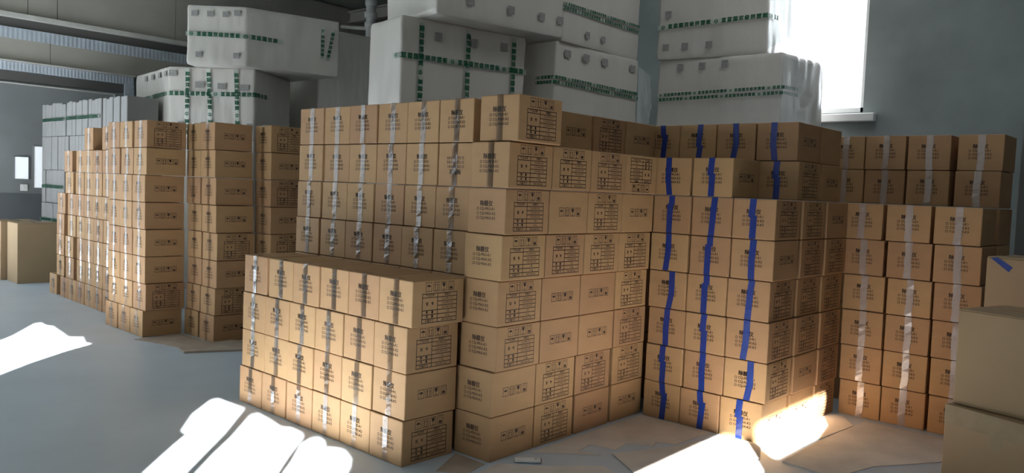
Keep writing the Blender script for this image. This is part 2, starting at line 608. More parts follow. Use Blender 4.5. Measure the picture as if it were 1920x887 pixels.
def icons(f, x0, x1, y0, y1):
    n, g = 4, 0.010
    w = (x1 - x0 - 3 * g) / n
    h = y1 - y0
    for i in range(n):
        a = x0 + i * (w + g)
        f.frame(a, y0, a + w, y1, 0.0032)
        c = a + w / 2
        if i == 0:      # umbrella
            r = w * 0.32
            f.poly([(c + r * math.cos(t), y0 + h * 0.52 + r * 0.8 * math.sin(t)) for t in [math.pi * k / 8 for k in range(9)]])
            f.rect(c - 0.001, y0 + h * 0.2, c + 0.001, y0 + h * 0.55)
            f.rect(c - 0.007, y0 + h * 0.17, c + 0.001, y0 + h * 0.21)
        elif i == 1:    # this side up
            for k in (-1, 1):
                q = c + k * w * 0.2
                f.rect(q - 0.0022, y0 + h * 0.16, q + 0.0022, y0 + h * 0.68)
                f.poly([(q - 0.0055, y0 + h * 0.66), (q + 0.0055, y0 + h * 0.66), (q, y0 + h * 0.88)])
            f.rect(c - w * 0.34, y0 + h * 0.10, c + w * 0.34, y0 + h * 0.14)
        elif i == 2:    # fragile
            f.poly([(c - w * 0.27, y0 + h * 0.88), (c - w * 0.2, y0 + h * 0.55), (c, y0 + h * 0.42), (c + w * 0.2, y0 + h * 0.55), (c + w * 0.27, y0 + h * 0.88)])
            f.rect(c - 0.0013, y0 + h * 0.18, c + 0.0013, y0 + h * 0.45)
            f.rect(c - w * 0.2, y0 + h * 0.13, c + w * 0.2, y0 + h * 0.19)
        else:           # stacking limit
            f.rect(c - w * 0.26, y0 + h * 0.14, c + w * 0.26, y0 + h * 0.42)
            f.frame(c - w * 0.26, y0 + h * 0.50, c + w * 0.26, y0 + h * 0.68, 0.0014)
            f.rect(c - w * 0.3, y0 + h * 0.78, c + w * 0.3, y0 + h * 0.82)


def table_print():
    f = Flat()
    icons(f, 0.092, 0.303, 0.193, 0.245)
    x0, x1, y0, y1, t = 0.068, 0.330, 0.018, 0.184, 0.0044
    f.frame(x0, y0, x1, y1, t)
    xm = x0 + (x1 - x0) * 0.435
    rh = (y1 - y0) / 7
    for k in range(1, 7):
        y = y1 - rh * k
        left = x0 if k in (1, 4, 5, 6) else xm
        f.rect(left, y - t / 2, x1, y + t / 2)
    f.rect(xm - t / 2, y0, xm + t / 2, y1)
    s = 0.0165

    def row(k, n=1):
        return y1 - rh * (k + n / 2)
    f.text('产品名称', (x0 + xm) / 2, row(0), s, 0.0003)
    f.text('除醛仪', (xm + x1) / 2, row(0), s, 0.0003)
    f.text('型', x0 + (xm - x0) * 0.33, row(1, 3), s * 1.15, 0.0006)
    f.text('号', x0 + (xm - x0) * 0.67, row(1, 3), s * 1.15, 0.0006)
    for k, b in ((1, 'CQ-PRO-K1'), (2, 'CQ-MAX-K2'), (3, 'CQ-MAX-K3')):
        f.text(b, (xm + x1) / 2, row(k), s, 0.0002)
    for k, l, b in ((4, '数量', '1 台'), (5, '毛重', '12 kg')):
        f.text(l[0], x0 + (xm - x0) * 0.33, row(k), s, 0.0006)
        f.text(l[1], x0 + (xm - x0) * 0.67, row(k), s, 0.0006)
        f.text(b, (xm + x1) / 2, row(k), s, 0.0002)
    f.text('外箱尺寸', (x0 + xm) / 2, row(6), s, 0.0003)
    f.text('400×300×265', (xm + x1) / 2, row(6), s * 0.9, 0.0002)
    return f


f = table_print()
SIDE_TABLE = f.mesh('side_table_print', 'ink', side)
SIDE_TABLE_FLIP = f.mesh('side_table_print_upside_down', 'ink', lambda a, b: (BW / 2 + 0.0006, BL_ - a, BH - b))
f = Flat()
icons(f, 0.092, 0.305, 0.105, 0.158)
SIDE_ICONS = f.mesh('side_icons_print', 'ink', side)


def strip_mesh(name, m, pts, w, y=-0.0014, top=0.0):
    """A tape strip down the end face through centre points (x, z); tilts give each its own glint."""
    mb = MB()
    n = len(pts)
    for i, (x, z, tilt) in enumerate(pts):
        mb.v += [(x - w / 2, y - max(0, tilt) * w, z), (x + w / 2, y - max(0, -tilt) * w, z)]
    for i in range(n - 1):
        mb.f.append((2 * i, 2 * i + 1, 2 * i + 3, 2 * i + 2))
    if top:
        o = len(mb.v)
        x, z, _ = pts[-1]
        mb.v += [(x - w / 2, top, BH + 0.0012), (x + w / 2, top, BH + 0.0012)]
        mb.f.append((2 * n - 2, 2 * n - 1, o + 1, o))
    return mb.mesh(name, m)


def tape_variant(seed, name, m, w, jag=0.0, top=0.05):
    rnd = random.Random(seed)
    pts = []
    x = rnd.uniform(-0.006, 0.006)
    base = rnd.uniform(-0.06, 0.06)
    for i in range(9):
        z = 0.001 + (BH + 0.0002) * i / 8
        pts.append((x + rnd.uniform(-1, 1) * jag, z, base + rnd.uniform(-0.05, 0.05)))
    return strip_mesh(name, m, pts, w, top=top)


CLEAR = [tape_variant(i, 'clear_tape', 'clear_tape', 0.046) for i in range(7)]
PALE = [tape_variant(i + 20, 'pale_tape', 'pale_tape', 0.047, 0.004) for i in range(6)]


def blue_variant(seed):
    rnd = random.Random(seed)
    a = rnd.uniform(-0.025, 0.02)
    b = a + rnd.uniform(-0.022, 0.022)
    c = b + rnd.choice((0, 0, 0.012, -0.014))
    zc = rnd.uniform(0.09, 0.2)
    mb = MB()
    w = 0.044
    for i, (x0, x1, z0, z1, y) in enumerate(((a, b, -0.012, zc + 0.012, -0.0016), (c, c + rnd.uniform(-0.01, 0.012), zc, BH + 0.001, -0.0022))):
        mb.add([(x0 - w / 2, y, z0 if i else 0.001), (x0 + w / 2, y, z0 if i else 0.001), (x1 + w / 2, y, z1), (x1 - w / 2, y, z1)], [(0, 1, 2, 3)])
    o = len(mb.v)
    mb.v += [(c - w / 2, 0.05, BH + 0.0012), (c + w / 2, 0.05, BH + 0.0012)]
    mb.f.append((o - 1, o - 2, o + 1, o))
    return mb.mesh('blue_tape', 'blue_tape')


BLUE = [blue_variant(i) for i in range(12)]

LAY = {
    'A': {0: [(-4.919, 2.931), (-4.623, 2.923), (-4.309, 2.914), (-4.012, 2.906), (-3.715, 2.898), (-3.419, 2.89)], 1: [(-4.9, 2.93), (-4.604, 2.922), (-4.308, 2.914), (-4.012, 2.906), (-3.71, 2.898), (-3.414, 2.89)], 2: [(-4.891, 2.93), (-4.594, 2.922), (-4.298, 2.914), (-4.002, 2.906), (-3.705, 2.898), (-3.408, 2.89)], 3: [(-4.883, 2.93), (-4.563, 2.921), (-4.262, 2.913), (-3.966, 2.905), (-3.67, 2.897), (-3.374, 2.889)]},
    'B': {4: [(-4.93, 3.367), (-4.619, 3.363), (-4.322, 3.361), (-4.026, 3.358), (-3.73, 3.355), (-3.434, 3.352)], 5: [(-4.914, 3.366), (-4.612, 3.363), (-4.316, 3.36), (-4.019, 3.358), (-3.723, 3.355), (-3.427, 3.352)], 6: [(-4.904, 3.366), (-4.598, 3.363), (-4.302, 3.36), (-4.006, 3.357), (-3.709, 3.354), (-3.412, 3.351)], 7: [(-4.897, 3.366), (-4.601, 3.363), (-4.304, 3.36), (-4.008, 3.357), (-3.712, 3.354), (-3.416, 3.351)]},
    'D1': {0: [(-8.41, 3.419), (-8.098, 3.411), (-7.799, 3.404)], 1: [(-8.346, 3.417), (-8.05, 3.41), (-7.752, 3.403)], 2: [(-8.359, 3.418), (-8.063, 3.41), (-7.767, 3.403)], 3: [(-8.359, 3.418), (-8.063, 3.41), (-7.767, 3.403)], 4: [(-8.375, 3.418), (-8.079, 3.411), (-7.781, 3.404)], 5: [(-8.387, 3.418), (-8.085, 3.411), (-7.788, 3.404)], 6: [(-8.398, 3.419), (-8.066, 3.41), (-7.752, 3.403)], 7: [(-8.405, 3.419), (-8.09, 3.411), (-7.761, 3.403)]},
    'D2': {0: [(-11.129, 3.794), (-10.684, 3.769), (-10.388, 3.753), (-10.092, 3.737), (-9.797, 3.72), (-9.501, 3.704), (-9.205, 3.688)], 1: [(-10.852, 3.778), (-10.476, 3.758), (-10.079, 3.736), (-9.783, 3.72), (-9.488, 3.703), (-9.192, 3.687)], 2: [(-10.863, 3.779), (-10.493, 3.759), (-10.077, 3.736), (-9.781, 3.72), (-9.485, 3.703), (-9.189, 3.687)], 3: [(-10.831, 3.777), (-10.421, 3.755), (-10.087, 3.736), (-9.791, 3.72), (-9.496, 3.704), (-9.2, 3.688)], 4: [(-10.816, 3.776), (-10.429, 3.755), (-10.133, 3.739), (-9.837, 3.723), (-9.542, 3.706), (-9.246, 3.69)], 5: [(-10.511, 3.76), (-10.121, 3.738), (-9.825, 3.722), (-9.529, 3.706), (-9.233, 3.689)], 6: [(-10.555, 3.762), (-10.13, 3.739), (-9.834, 3.722), (-9.538, 3.706), (-9.243, 3.69)], 7: [(-9.838, 3.723), (-9.251, 3.69)]},
    'D3': {0: [(-7.499, 3.803), (-7.163, 3.792)], 1: [(-7.464, 3.802), (-7.151, 3.791)], 2: [(-7.44, 3.801), (-7.124, 3.79)], 3: [(-7.444, 3.801), (-7.13, 3.791)], 4: [(-7.469, 3.802), (-7.153, 3.791)], 5: [(-7.492, 3.802), (-7.182, 3.792)], 6: [(-7.496, 3.803), (-7.2, 3.793)], 7: [(-7.511, 3.803), (-7.215, 3.793)]},
    'D4': {0: [(-6.877, 4.21)], 1: [(-6.885, 4.21)], 2: [(-6.893, 4.211)], 3: [(-6.901, 4.211)], 4: [(-6.909, 4.211)], 5: [(-6.917, 4.211)], 6: [(-6.93, 4.211)], 7: [(-6.944, 4.212)]},
    'E': {0: [(-2.815, 4.848), (-2.518, 4.845), (-2.222, 4.842)], 1: [(-2.807, 4.848), (-2.504, 4.845), (-2.208, 4.842)], 2: [(-2.803, 4.848), (-2.506, 4.845), (-2.209, 4.842)], 3: [(-2.809, 4.848), (-2.512, 4.845), (-2.216, 4.842)], 4: [(-2.81, 4.848), (-2.501, 4.845), (-2.205, 4.842)], 5: [(-2.803, 4.848), (-2.501, 4.845), (-2.205, 4.842)], 6: [(-2.817, 4.848), (-2.509, 4.845)]},
    'F': {0: [(-1.865, 5.988), (-1.569, 5.983), (-1.257, 5.977)], 1: [(-1.873, 5.988), (-1.572, 5.983), (-1.262, 5.977)], 2: [(-1.878, 5.988), (-1.572, 5.983), (-1.269, 5.977)], 3: [(-1.885, 5.988), (-1.576, 5.983), (-1.272, 5.977)], 4: [(-1.906, 5.989), (-1.592, 5.983), (-1.287, 5.977)], 5: [(-1.928, 5.989), (-1.612, 5.983), (-1.301, 5.978)]},
    'G': {5: [(-2.208, 6.422), (-1.909, 6.416), (-1.602, 6.41), (-1.275, 6.403)], 6: [(-2.214, 6.422), (-1.917, 6.416), (-1.612, 6.41), (-1.285, 6.403)], 7: [(-2.22, 6.422), (-1.922, 6.416), (-1.617, 6.41), (-1.281, 6.403)]},
    'E1': {6: [(-2.232, 5.233)], 7: [(-3.145, 5.242), (-2.849, 5.239), (-2.55, 5.236), (-2.249, 5.233)]},
    'C': {0: [(-3.146, 3.301), (-3.146, 3.691), (-3.146, 4.095), (-3.146, 4.507)], 1: [(-3.14, 3.296), (-3.14, 3.683), (-3.14, 4.079), (-3.14, 4.497)], 2: [(-3.127, 3.305), (-3.127, 3.692), (-3.127, 4.079), (-3.127, 4.479)], 3: [(-3.12, 3.294), (-3.12, 3.681), (-3.12, 4.068), (-3.12, 4.462)], 4: [(-3.097, 3.285), (-3.097, 3.672), (-3.097, 4.059), (-3.097, 4.446)], 5: [(-3.089, 3.293), (-3.089, 3.68), (-3.089, 4.067), (-3.089, 4.454)], 6: [(-3.075, 3.292), (-3.075, 3.679), (-3.075, 4.066), (-3.075, 4.453)], 7: [(-3.027, 3.305)]},
}

ORD = ['first', 'second', 'third', 'fourth', 'fifth', 'sixth', 'seventh', 'eighth']
rnd = random.Random(3)
n_carton = [0]


def carton(x, y, k, yaw, label, group, tape='clear', sprint=None, eprint=True, jitter=True):
    n_carton[0] += 1
    jy = rnd.uniform(-0.005, 0.005) if jitter else 0
    c = link('carton', CARTON[n_carton[0] % 4], None, (x, y + jy, k * H), yaw + (rnd.uniform(-0.004, 0.004) if jitter else 0))
    tag(c, label, 'carton', group)
    if eprint:
        link('end_print', END_PRINT_FLIP if eprint == 'flip' else END_PRINT, c, (rnd.uniform(-0.004, 0.004) if eprint is True else 0, 0, rnd.uniform(-0.004, 0.004)))
    if tape == 'clear':
        link('tape', rnd.choice(CLEAR), c)
    elif tape == 'blue':
        tag(link('tape', rnd.choice(BLUE), c), 'glossy blue tape')
    elif tape == 'pale':
        tag(link('tape', rnd.choice(PALE), c), 'pale pinkish tape')
    if sprint:
        link('side_print', {'T': SIDE_TABLE, 'I': SIDE_ICONS, 'F': SIDE_TABLE_FLIP}[sprint], c)
    return c


def row_word(k, n):
    return 'bottom row' if k == 0 else ('top row' if k == n - 1 else ORD[k] + ' row up')


def front_block(b, yaw, n_rows, where, group, tape='clear', sides=None, flips=(), dy=0.0):
    for k, row in LAY[b].items():
        for i, (x, y) in enumerate(row):
            last = i == len(row) - 1
            sp = sides[k] if (last and sides and k < len(sides)) else None
            w = ORD[i] + ' from left'
            if len(row) == 1:
                w = 'alone'
            carton(x, y + dy, k, yaw, 'brown carton %s, %s, %s' % (w, row_word(k, n_rows), where) if w != 'alone' else
                   'brown carton, %s, %s' % (row_word(k, n_rows), where), group, tape, sp, 'flip' if (k, i) in flips else True)


front_block('A', -0.0269, 4, 'of the low stack in front', 'cartons of the low front stack', sides='TITT')
front_block('B', -0.0099, 8, 'of the wall behind the low stack', 'cartons of the tall wall behind', sides=None, flips=((6, 5),))
front_block('D1', -0.0244, 8, 'of the near left-hand tower', 'cartons of the left-hand towers', sides='ITIIIIIT')
front_block('D2', -0.055, 8, 'of the far stepped left-hand stack', 'cartons of the far stepped stack')
front_block('D3', -0.0326, 8, 'of the tower behind the left-hand one', 'cartons of the left-hand towers', sides='ITITIIII', flips=((5, 0),))
front_block('D4', -0.02, 8, 'of the shaded tower partly hidden by tall wall', 'cartons of the left-hand towers', sides='ITITITIT')

# corner column with its long sides to the right
CS = ['ITII', 'ITTT', 'TIIT', 'TIIT', 'TTTT', 'TITI', 'TTTF', 'T']
for k, row in LAY['C'].items():
    for j, (x, y) in enumerate(row):
        if k == 7:
            lab = 'brown carton sitting proud on top of the corner column'
        else:
            lab = 'brown carton %s, %s, in the corner column' % ('at the near corner' if j == 0 else ORD[j] + ' back from the corner', row_word(k, 8))
        carton(x, y, k, 0, lab, 'cartons of the corner column', 'clear' if (j == 0 and k >= 6) else None, CS[k][j], j == 0, jitter=(j == 0 and k == 7))
for j, (y, s) in enumerate(((4.073, 'I'), (4.462, 'T'), (4.851, 'I'))):
    carton(-3.365 + 0.01 * j, y, 7, 0, 'shaded brown carton set back atop the corner column, %s from the front' % ORD[j],
           'cartons of the corner column', None, s, False, jitter=False)

# blue taped block
for k, row in LAY['E'].items():
    for i, (x, y) in enumerate(row):
        sides = ['IIT', 'TIT', 'TTT', 'TTT', 'ITT', 'TTI'][k] if k < 6 else None
        last = i == len(row) - 1
        carton(x, y, k, -0.0099, 'carton with a blue tape strip, %s from left, %s of the taped block' % (ORD[i], row_word(k, 8)),
               'blue taped cartons', 'blue', (sides[0] if sides else 'I') if last else None)
        if last and k < 6:
            for d in (1, 2):
                carton(x + 0.014 * d, y + d * (L + 0.018), k, -0.0099,
                       'carton %s along the shaded side, %s of the blue taped block' % ('in the middle' if d == 1 else 'at the back', row_word(k, 8)),
                       'cartons along the side of the taped block', None, sides[d], False)
for k, row in LAY['E1'].items():
    for i, (x, y) in enumerate(row):
        last = i == len(row) - 1
        carton(x, y, k, -0.0099, ('carton with a blue tape strip, %s from left, top row of the taped block' % ORD[i]) if k == 7 else
               'set-back carton with a blue tape strip under the top right one', 'blue taped cartons', 'blue', ('T' if k == 6 else 'I') if last else None)
        if last:
            carton(x + 0.004, y + L + 0.010, k, -0.0099, 'shaded carton behind the %s set-back blue taped one' % ('topmost' if k == 7 else 'lower'),
                   'cartons along the side of the taped block', None, 'I' if k == 6 else None, False)

front_block('F', -0.0187, 6, 'of the pale-taped stack at right', 'pale taped cartons at right', 'pale', dy=0.05)
for k, row in LAY['G'].items():
    for i, (x, y) in enumerate(row):
        if k == 5 and i < 3:
            continue
        carton(x, y + 0.045, k, -0.02, 'dim pale-taped carton %s from left, %s of the rear right-hand stack' % (ORD[i], row_word(k, 8)),
               'cartons of the rear right-hand stack', 'pale')
for k in range(5):
    carton(-1.272, 6.448, k, -0.02, 'dim carton, %s, at right end of the rear right-hand stack' % row_word(k, 8), 'cartons of the rear right-hand stack', 'pale')

# cartons inside the stacks, out of sight, that carry the visible ones
def inner(x, y, k, yaw=-0.01):
    carton(x, y, k, yaw, 'unseen brown carton inside the stacks, carrying the visible cartons', 'cartons hidden inside the stacks', None, None, False, jitter=False)


for k in range(4):
    for x, y in LAY['B'][4]:
        inner(x - 0.012, y, k)
for k in range(7):
    for y in (4.073, 4.462, 4.851):
        inner(-3.44, y, k, 0)
    for x in (-3.135, -2.838, -2.541):
        inner(x, 5.247, k)
for k in range(6):
    for i in range(3):
        x, y = LAY['G'][5][i]
        inner(x, y + 0.045, k, -0.02)

# ------------------------------------------------------------------ plain large cartons


def big_carton(name, corner, yaw, w, d, z0, h, label, m='plain_cardboard', tape=True, flap_open=False):
    """Plain carton: body, four top flaps with a seam, sealing tape."""
    root = tag(link(name, None, None, (corner[0], corner[1], z0), yaw), label, 'carton')
    mb = MB()
    t = 0.006
    mb.box((0, 0, 0), (w, d, h - t), 0.005)
    mb.build('body', m, root)
    for i in range(2):
        boxpart('flap', (0.002, i * d / 2 + 0.002, h - t), (w - 0.002, (i + 1) * d / 2 - 0.002, h), m, root, 0.002)
    if tape:
        mb = MB()
        mb.add([(-0.0012, d / 2 - 0.025, h - 0.07), (-0.0012, d / 2 + 0.025, h - 0.07), (-0.0012, d / 2 + 0.025, h + 0.001), (-0.0012, d / 2 - 0.025, h + 0.001),
                (w, d / 2 - 0.025, h + 0.001), (w, d / 2 + 0.025, h + 0.001)], [(0, 3, 2, 1), (3, 4, 5, 2)])
        mb.build('tape', 'clear_tape', root)
    return root


h1 = big_carton('large_carton', (-1.047, 4.868), -0.38, 0.75, 0.52, 0, 0.476, 'large plain carton on the floor at right, taped along its top edge')
mb = MB()
mb.add([(0.0, -0.0012, 0.37), (0.75, -0.0012, 0.37), (0.75, -0.0012, 0.474), (0.0, -0.0012, 0.474)], [(0, 1, 2, 3)])
mb.build('tape', 'brown_tape', h1)
mb = MB()
mb.add([(0.26, -0.0016, 0.29), (0.325, -0.0016, 0.29), (0.325, -0.0016, 0.472), (0.26, -0.0016, 0.472)], [(0, 1, 2, 3)])
mb.build('tape', 'brown_tape', h1)
big_carton('large_carton', (-1.02, 4.90), -0.30, 0.70, 0.48, 0.478, 0.525, 'large plain tan carton stacked on the taped carton at right')
h3 = big_carton('large_carton', (-1.02, 5.52), -0.20, 0.55, 0.40, 0, 1.27, 'tall plain carton with a blue tape scrap, behind the right-hand cartons')
mb = MB()
mb.add([(0.02, -0.0015, 1.262), (0.06, -0.0015, 1.268), (0.145, -0.0015, 1.215), (0.125, -0.0015, 1.185)], [(0, 3, 2, 1)])
tag(mb.build('tape', 'blue_tape', h3), 'crumpled blue tape scrap')
big_carton('large_carton', (-12.78, 3.76), -0.05, 0.50, 0.55, 0, 0.835, 'large plain carton on the floor by the left wall, beside the stepped stack')
big_carton('large_carton', (-13.36, 3.70), -0.02, 0.54, 0.50, 0, 0.835, 'large plain carton cut off by the left edge of the picture')

# ------------------------------------------------------------------ foam bundles


def rounded(pts, r=0.05, n=4):
    out = []
    m = len(pts)
    for i in range(m):
        p0, p1, p2 = Vector(pts[i - 1]), Vector(pts[i]), Vector(pts[(i + 1) % m])
        a = (p0 - p1).normalized() * r
        b = (p2 - p1).normalized() * r
        for k in range(n + 1):
            t = k / n
            out.append(p1 + a * (1 - t) ** 2 + b * t ** 2)
    return out


def resample(pts, step):
    out, arc = [], []
    s = 0
    m = len(pts)
    for i in range(m):
        p, q = pts[i], pts[(i + 1) % m]
        d = (q - p).length
        n = max(1, int(d / step))
        for k in range(n):
            out.append(p.lerp(q, k / n))
            arc.append(s + d * k / n)
        s += d
    return out, arc, s


class Bundle:
    """A plastic wrapped block of foam boards standing on a footprint."""

    def __init__(self, name, pts, z0, z1, label, group, m='foam_wrap', wrinkle=0.012, step=0.035, sub=None):
        self.pts, self.z0, self.z1 = pts, z0, z1
        cx = sum(p[0] for p in pts) / len(pts)
        cy = sum(p[1] for p in pts) / len(pts)
        self.c = Vector((cx, cy))
        self.root = tag(link(name, None, None, (cx, cy, z0)), label, 'foam bundle', group)
        loop, arc, tot = resample(rounded([Vector(p) - self.c for p in pts], 0.028), step)
        self.loop, self.arc, self.tot = loop, arc, tot
        n = len(loop)
        h = z1 - z0
        zs = [0.0, 0.006, 0.02, 0.05]
        k = max(3, int((h - 0.1) / step))
        zs += [0.05 + (h - 0.1) * (i + 1) / k for i in range(k)]
        zs += [h - 0.02, h - 0.006, h]
        mb = MB()
        seed = sum(ord(ch) for ch in label) % 97
        for z in zs:
            e = min(z, h - z)
            ins = 0.015 * (1 - min(1, e / 0.05)) ** 2
            for i, p in enumerate(loop):
                d = p.normalized()
                w = noise.noise(Vector((p.x * 3 + seed, p.y * 3, z * 3))) * wrinkle
                w += noise.noise(Vector((p.x * 13 + seed, p.y * 13, z * 3.5 + 7))) * wrinkle * 0.55
                w -= wrinkle
                q = p - d * (ins - w)
                mb.v.append((q.x, q.y, z))
        for j in range(len(zs) - 1):
            for i in range(n):
                a = j * n + i
                b = j * n + (i + 1) % n
                mb.f.append((a, b, b + n, a + n))
        mb.f.append(tuple(range(n))[::-1])
        o = (len(zs) - 1) * n
        mb.f.append(tuple(range(o, o + n)))
        self.body = mb.build('wrapped_foam', m, self.root, True)

    def at(self, s, off):
        """Point on the wall at arc length s, pushed out by off (local plan coordinates)."""
        s %= self.tot
        n = len(self.loop)
        import bisect
        i = bisect.bisect_right(self.arc, s) - 1
        p, q = self.loop[i], self.loop[(i + 1) % n]
        e = self.arc[i + 1] if i + 1 < n else self.tot
        t = (s - self.arc[i]) / max(1e-6, e - self.arc[i])
        d = (q - p).normalized()
        nrm = Vector((d.y, -d.x))
        return p.lerp(q, t) + nrm * off

    def arc_of(self, x, y):
        p = Vector((x, y)) - self.c
        return self.arc[min(range(len(self.loop)), key=lambda i: (self.loop[i] - p).length)]

    def band(self, s0, s1, z0, z1=None, w=0.05, text=True, off=0.010, shift=0.0):
        """A printed tape running along the wall from arc s0 to s1."""
        z1 = z0 if z1 is None else z1
        z0 -= self.z0
        z1 -= self.z0
        n = max(2, int(abs(s1 - s0) / 0.04))
        mb = MB()
        for i in range(n + 1):
            t = i / n
            p = self.at(s0 + (s1 - s0) * t, off)
            z = z0 + (z1 - z0) * t
            mb.v += [(p.x, p.y, z - w / 2), (p.x, p.y, z + w / 2)]
        for i in range(n):
            mb.f.append((2 * i, 2 * i + 2, 2 * i + 3, 2 * i + 1))
        tp = mb.build('tape', 'printed_tape', self.root, True)
        if text:
            vs, fs = self.line(s1 - s0, w, shift)
            v3 = []
            for a, b in vs:
                p = self.at(s0 + a, off + 0.002)
                v3.append((p.x, p.y, z0 + (z1 - z0) * a / (s1 - s0) + b))
            mb = MB()
            mb.add(v3, fs)
            mb.build('tape_print', 'green_ink', tp)
        return tp

    def strap(self, s, za, zb, w=0.05, off=0.010, s2=None, shift=0.0):
        """A printed tape running down the wall."""
        s2 = s if s2 is None else s2
        za -= self.z0
        zb -= self.z0
        mb = MB()
        n = 8
        for i in range(n + 1):
            t = i / n
            c = s + (s2 - s) * t
            p, q = self.at(c - w / 2, off), self.at(c + w / 2, off)
            z = za + (zb - za) * t
            mb.v += [(p.x, p.y, z), (q.x, q.y, z)]
        for i in range(n):
            mb.f.append((2 * i, 2 * i + 2, 2 * i + 3, 2 * i + 1))
        tp = mb.build('tape', 'printed_tape', self.root, True)
        ln = abs(zb - za)
        vs, fs = self.line(ln, w, shift)
        v3 = []
        for a, b in vs:
            t = a / ln
            p = self.at(s + (s2 - s) * t + b, off + 0.002)
            v3.append((p.x, p.y, max(za, zb) - a))
        mb = MB()
        mb.add(v3, fs)
        mb.build('tape_print', 'green_ink', tp)
        return tp

    GL = None

    def line(self, length, w, shift):
        if Bundle.GL is None:
            Bundle.GL = {}
            for c in '亘蓝国双级挤塑板':
                g = Flat()
                g.text(c, 0, 0, 0.052, 0.0024)
                Bundle.GL[c] = (g.v, g.f)
            ring = []
            for k in range(16):
                t0, t1 = 2 * math.pi * k / 16, 2 * math.pi * (k + 1) / 16
                ring.append([(0.021 * math.cos(t0), 0.021 * math.sin(t0)), (0.021 * math.cos(t1), 0.021 * math.sin(t1)),
                             (0.014 * math.cos(t1), 0.014 * math.sin(t1)), (0.014 * math.cos(t0), 0.014 * math.sin(t0))])
            v = [p for q in ring for p in q] + [(-0.018, -0.004), (0.018, -0.004), (0.018, 0.004), (-0.018, 0.004)]
            Bundle.GL['o'] = (v, [tuple(range(4 * k, 4 * k + 4)) for k in range(17)])
        k = w / 0.05
        seq = 'o 亘蓝国双级挤塑板 '
        pitch = 0.062 * k
        vs, fs = [], []
        i = int(shift)
        x = pitch
        while x < length - pitch * 0.6:
            c = seq[i % len(seq)]
            if c != ' ':
                gv, gf = Bundle.GL[c]
                o = len(vs)
                vs += [(x + a * k, b * k) for a, b in gv]
                fs += [tuple(j + o for j in q) for q in gf]
                x += pitch
            else:
                x += pitch * 0.35
            i += 1
        return vs, fs

    def stamp(self, s, z, w=0.075, h=0.075, off=0.010):
        z -= self.z0
        p, q = self.at(s - w / 2, off), self.at(s + w / 2, off)
        mb = MB()
        mb.add([(p.x, p.y, z - h / 2), (q.x, q.y, z - h / 2), (q.x, q.y, z + h / 2), (p.x, p.y, z + h / 2)], [(0, 1, 2, 3)])
        return mb.build('stamp', 'stamp_ink', self.root)


def foot(p0, p1, depth, side=1):
    """Rectangle with p0->p1 as its visible long face (seen from the right of travel) and the given depth behind."""
    a, b = Vector(p0), Vector(p1)
    d = (b - a).normalized()
    n = Vector((-d.y, d.x)) * depth
    return [tuple(a), tuple(b), tuple(b + n), tuple(a + n)]


GW = 'foam bundles piled along the back'
T0, T1, T2, T3 = 0.0, 2.09, 3.07, 4.06
# M: bundles behind the tall carton wall
fm1 = foot((-5.53, 4.70), (-5.26, 6.11), 0.62)
m1 = Bundle('foam_bundle', fm1, T1, T2, 'white wrapped foam bundle with a green tape cross, behind the tall wall', GW)
s0, s1 = m1.arc_of(*fm1[0]), m1.arc_of(*fm1[1])
if s1 < s0:
    s1 += m1.tot
m1.band(s0 - 0.12, s1, 2.715, 2.73)
for fr, sh in ((0.14, 4), (0.50, 6), (0.88, 2)):
    m1.strap(s0 + (s1 - s0) * fr, T2 - 0.03, T1 + 0.02, shift=sh)
for fr, z in ((0.27, 2.93), (0.55, 2.93), (0.80, 2.94), (0.06, 2.2), (0.33, 2.17)):
    m1.stamp(s0 + (s1 - s0) * fr, z)
fm0 = [(-5.22, 4.83), (-4.94, 6.29), (-5.75, 6.32), (-6.08, 4.97)]
m0 = Bundle('foam_bundle', fm0, T2 + 0.002, T3, 'white foam bundle overhanging the one with the green tape cross', GW)
s0, s1 = m0.arc_of(*fm0[0]), m0.arc_of(*fm0[1])
if s1 < s0:
    s1 += m0.tot
for fr in (0.24, 0.55, 0.80, 0.96):
    m0.stamp(s0 + (s1 - s0) * fr, T2 + 0.16)
Bundle('foam_bundle', fm1, 0.0, T1 - 0.002, 'lower white foam bundle carrying the one with the green tape cross', GW)

# N: bundles past M
fn1 = foot((-5.07, 6.33), (-4.99, 7.76), 0.7)
n1 = Bundle('foam_bundle', fn1, T1, T2, 'grey-looking foam bundle with doubled tape above the corner column', GW)
s0, s1 = n1.arc_of(*fn1[0]), n1.arc_of(*fn1[1])
if s1 < s0:
    s1 += n1.tot
n1.band(s0 - 0.25, s1, 2.71, 2.69, 0.034)
n1.band(s0 - 0.25, s1, 2.66, 2.64, 0.034, shift=3)
for fr in (0.12, 0.33, 0.55, 0.9):
    n1.stamp(s0 + (s1 - s0) * fr, T2 - 0.11, 0.1, 0.075)
fn0 = foot((-5.03, 6.36), (-5.01, 7.76), 0.7)
n0 = Bundle('foam_bundle', fn0, T2 + 0.002, T3, 'shaded foam bundle on top of the doubled tape bundle', GW)
s0, s1 = n0.arc_of(*fn0[0]), n0.arc_of(*fn0[1])
if s1 < s0:
    s1 += n0.tot
n0.band(s0 - 0.2, s1, 3.40, 3.38, 0.034)
n0.band(s0 - 0.2, s1, 3.44, 3.44, 0.030, shift=5)
for fr in (0.3, 0.5):
    n0.stamp(s0 + (s1 - s0) * fr, T2 + 0.12, 0.07, 0.07)
Bundle('foam_bundle', fn1, 0.0, T1 - 0.002, 'lower white foam bundle carrying the doubled tape bundle', GW)

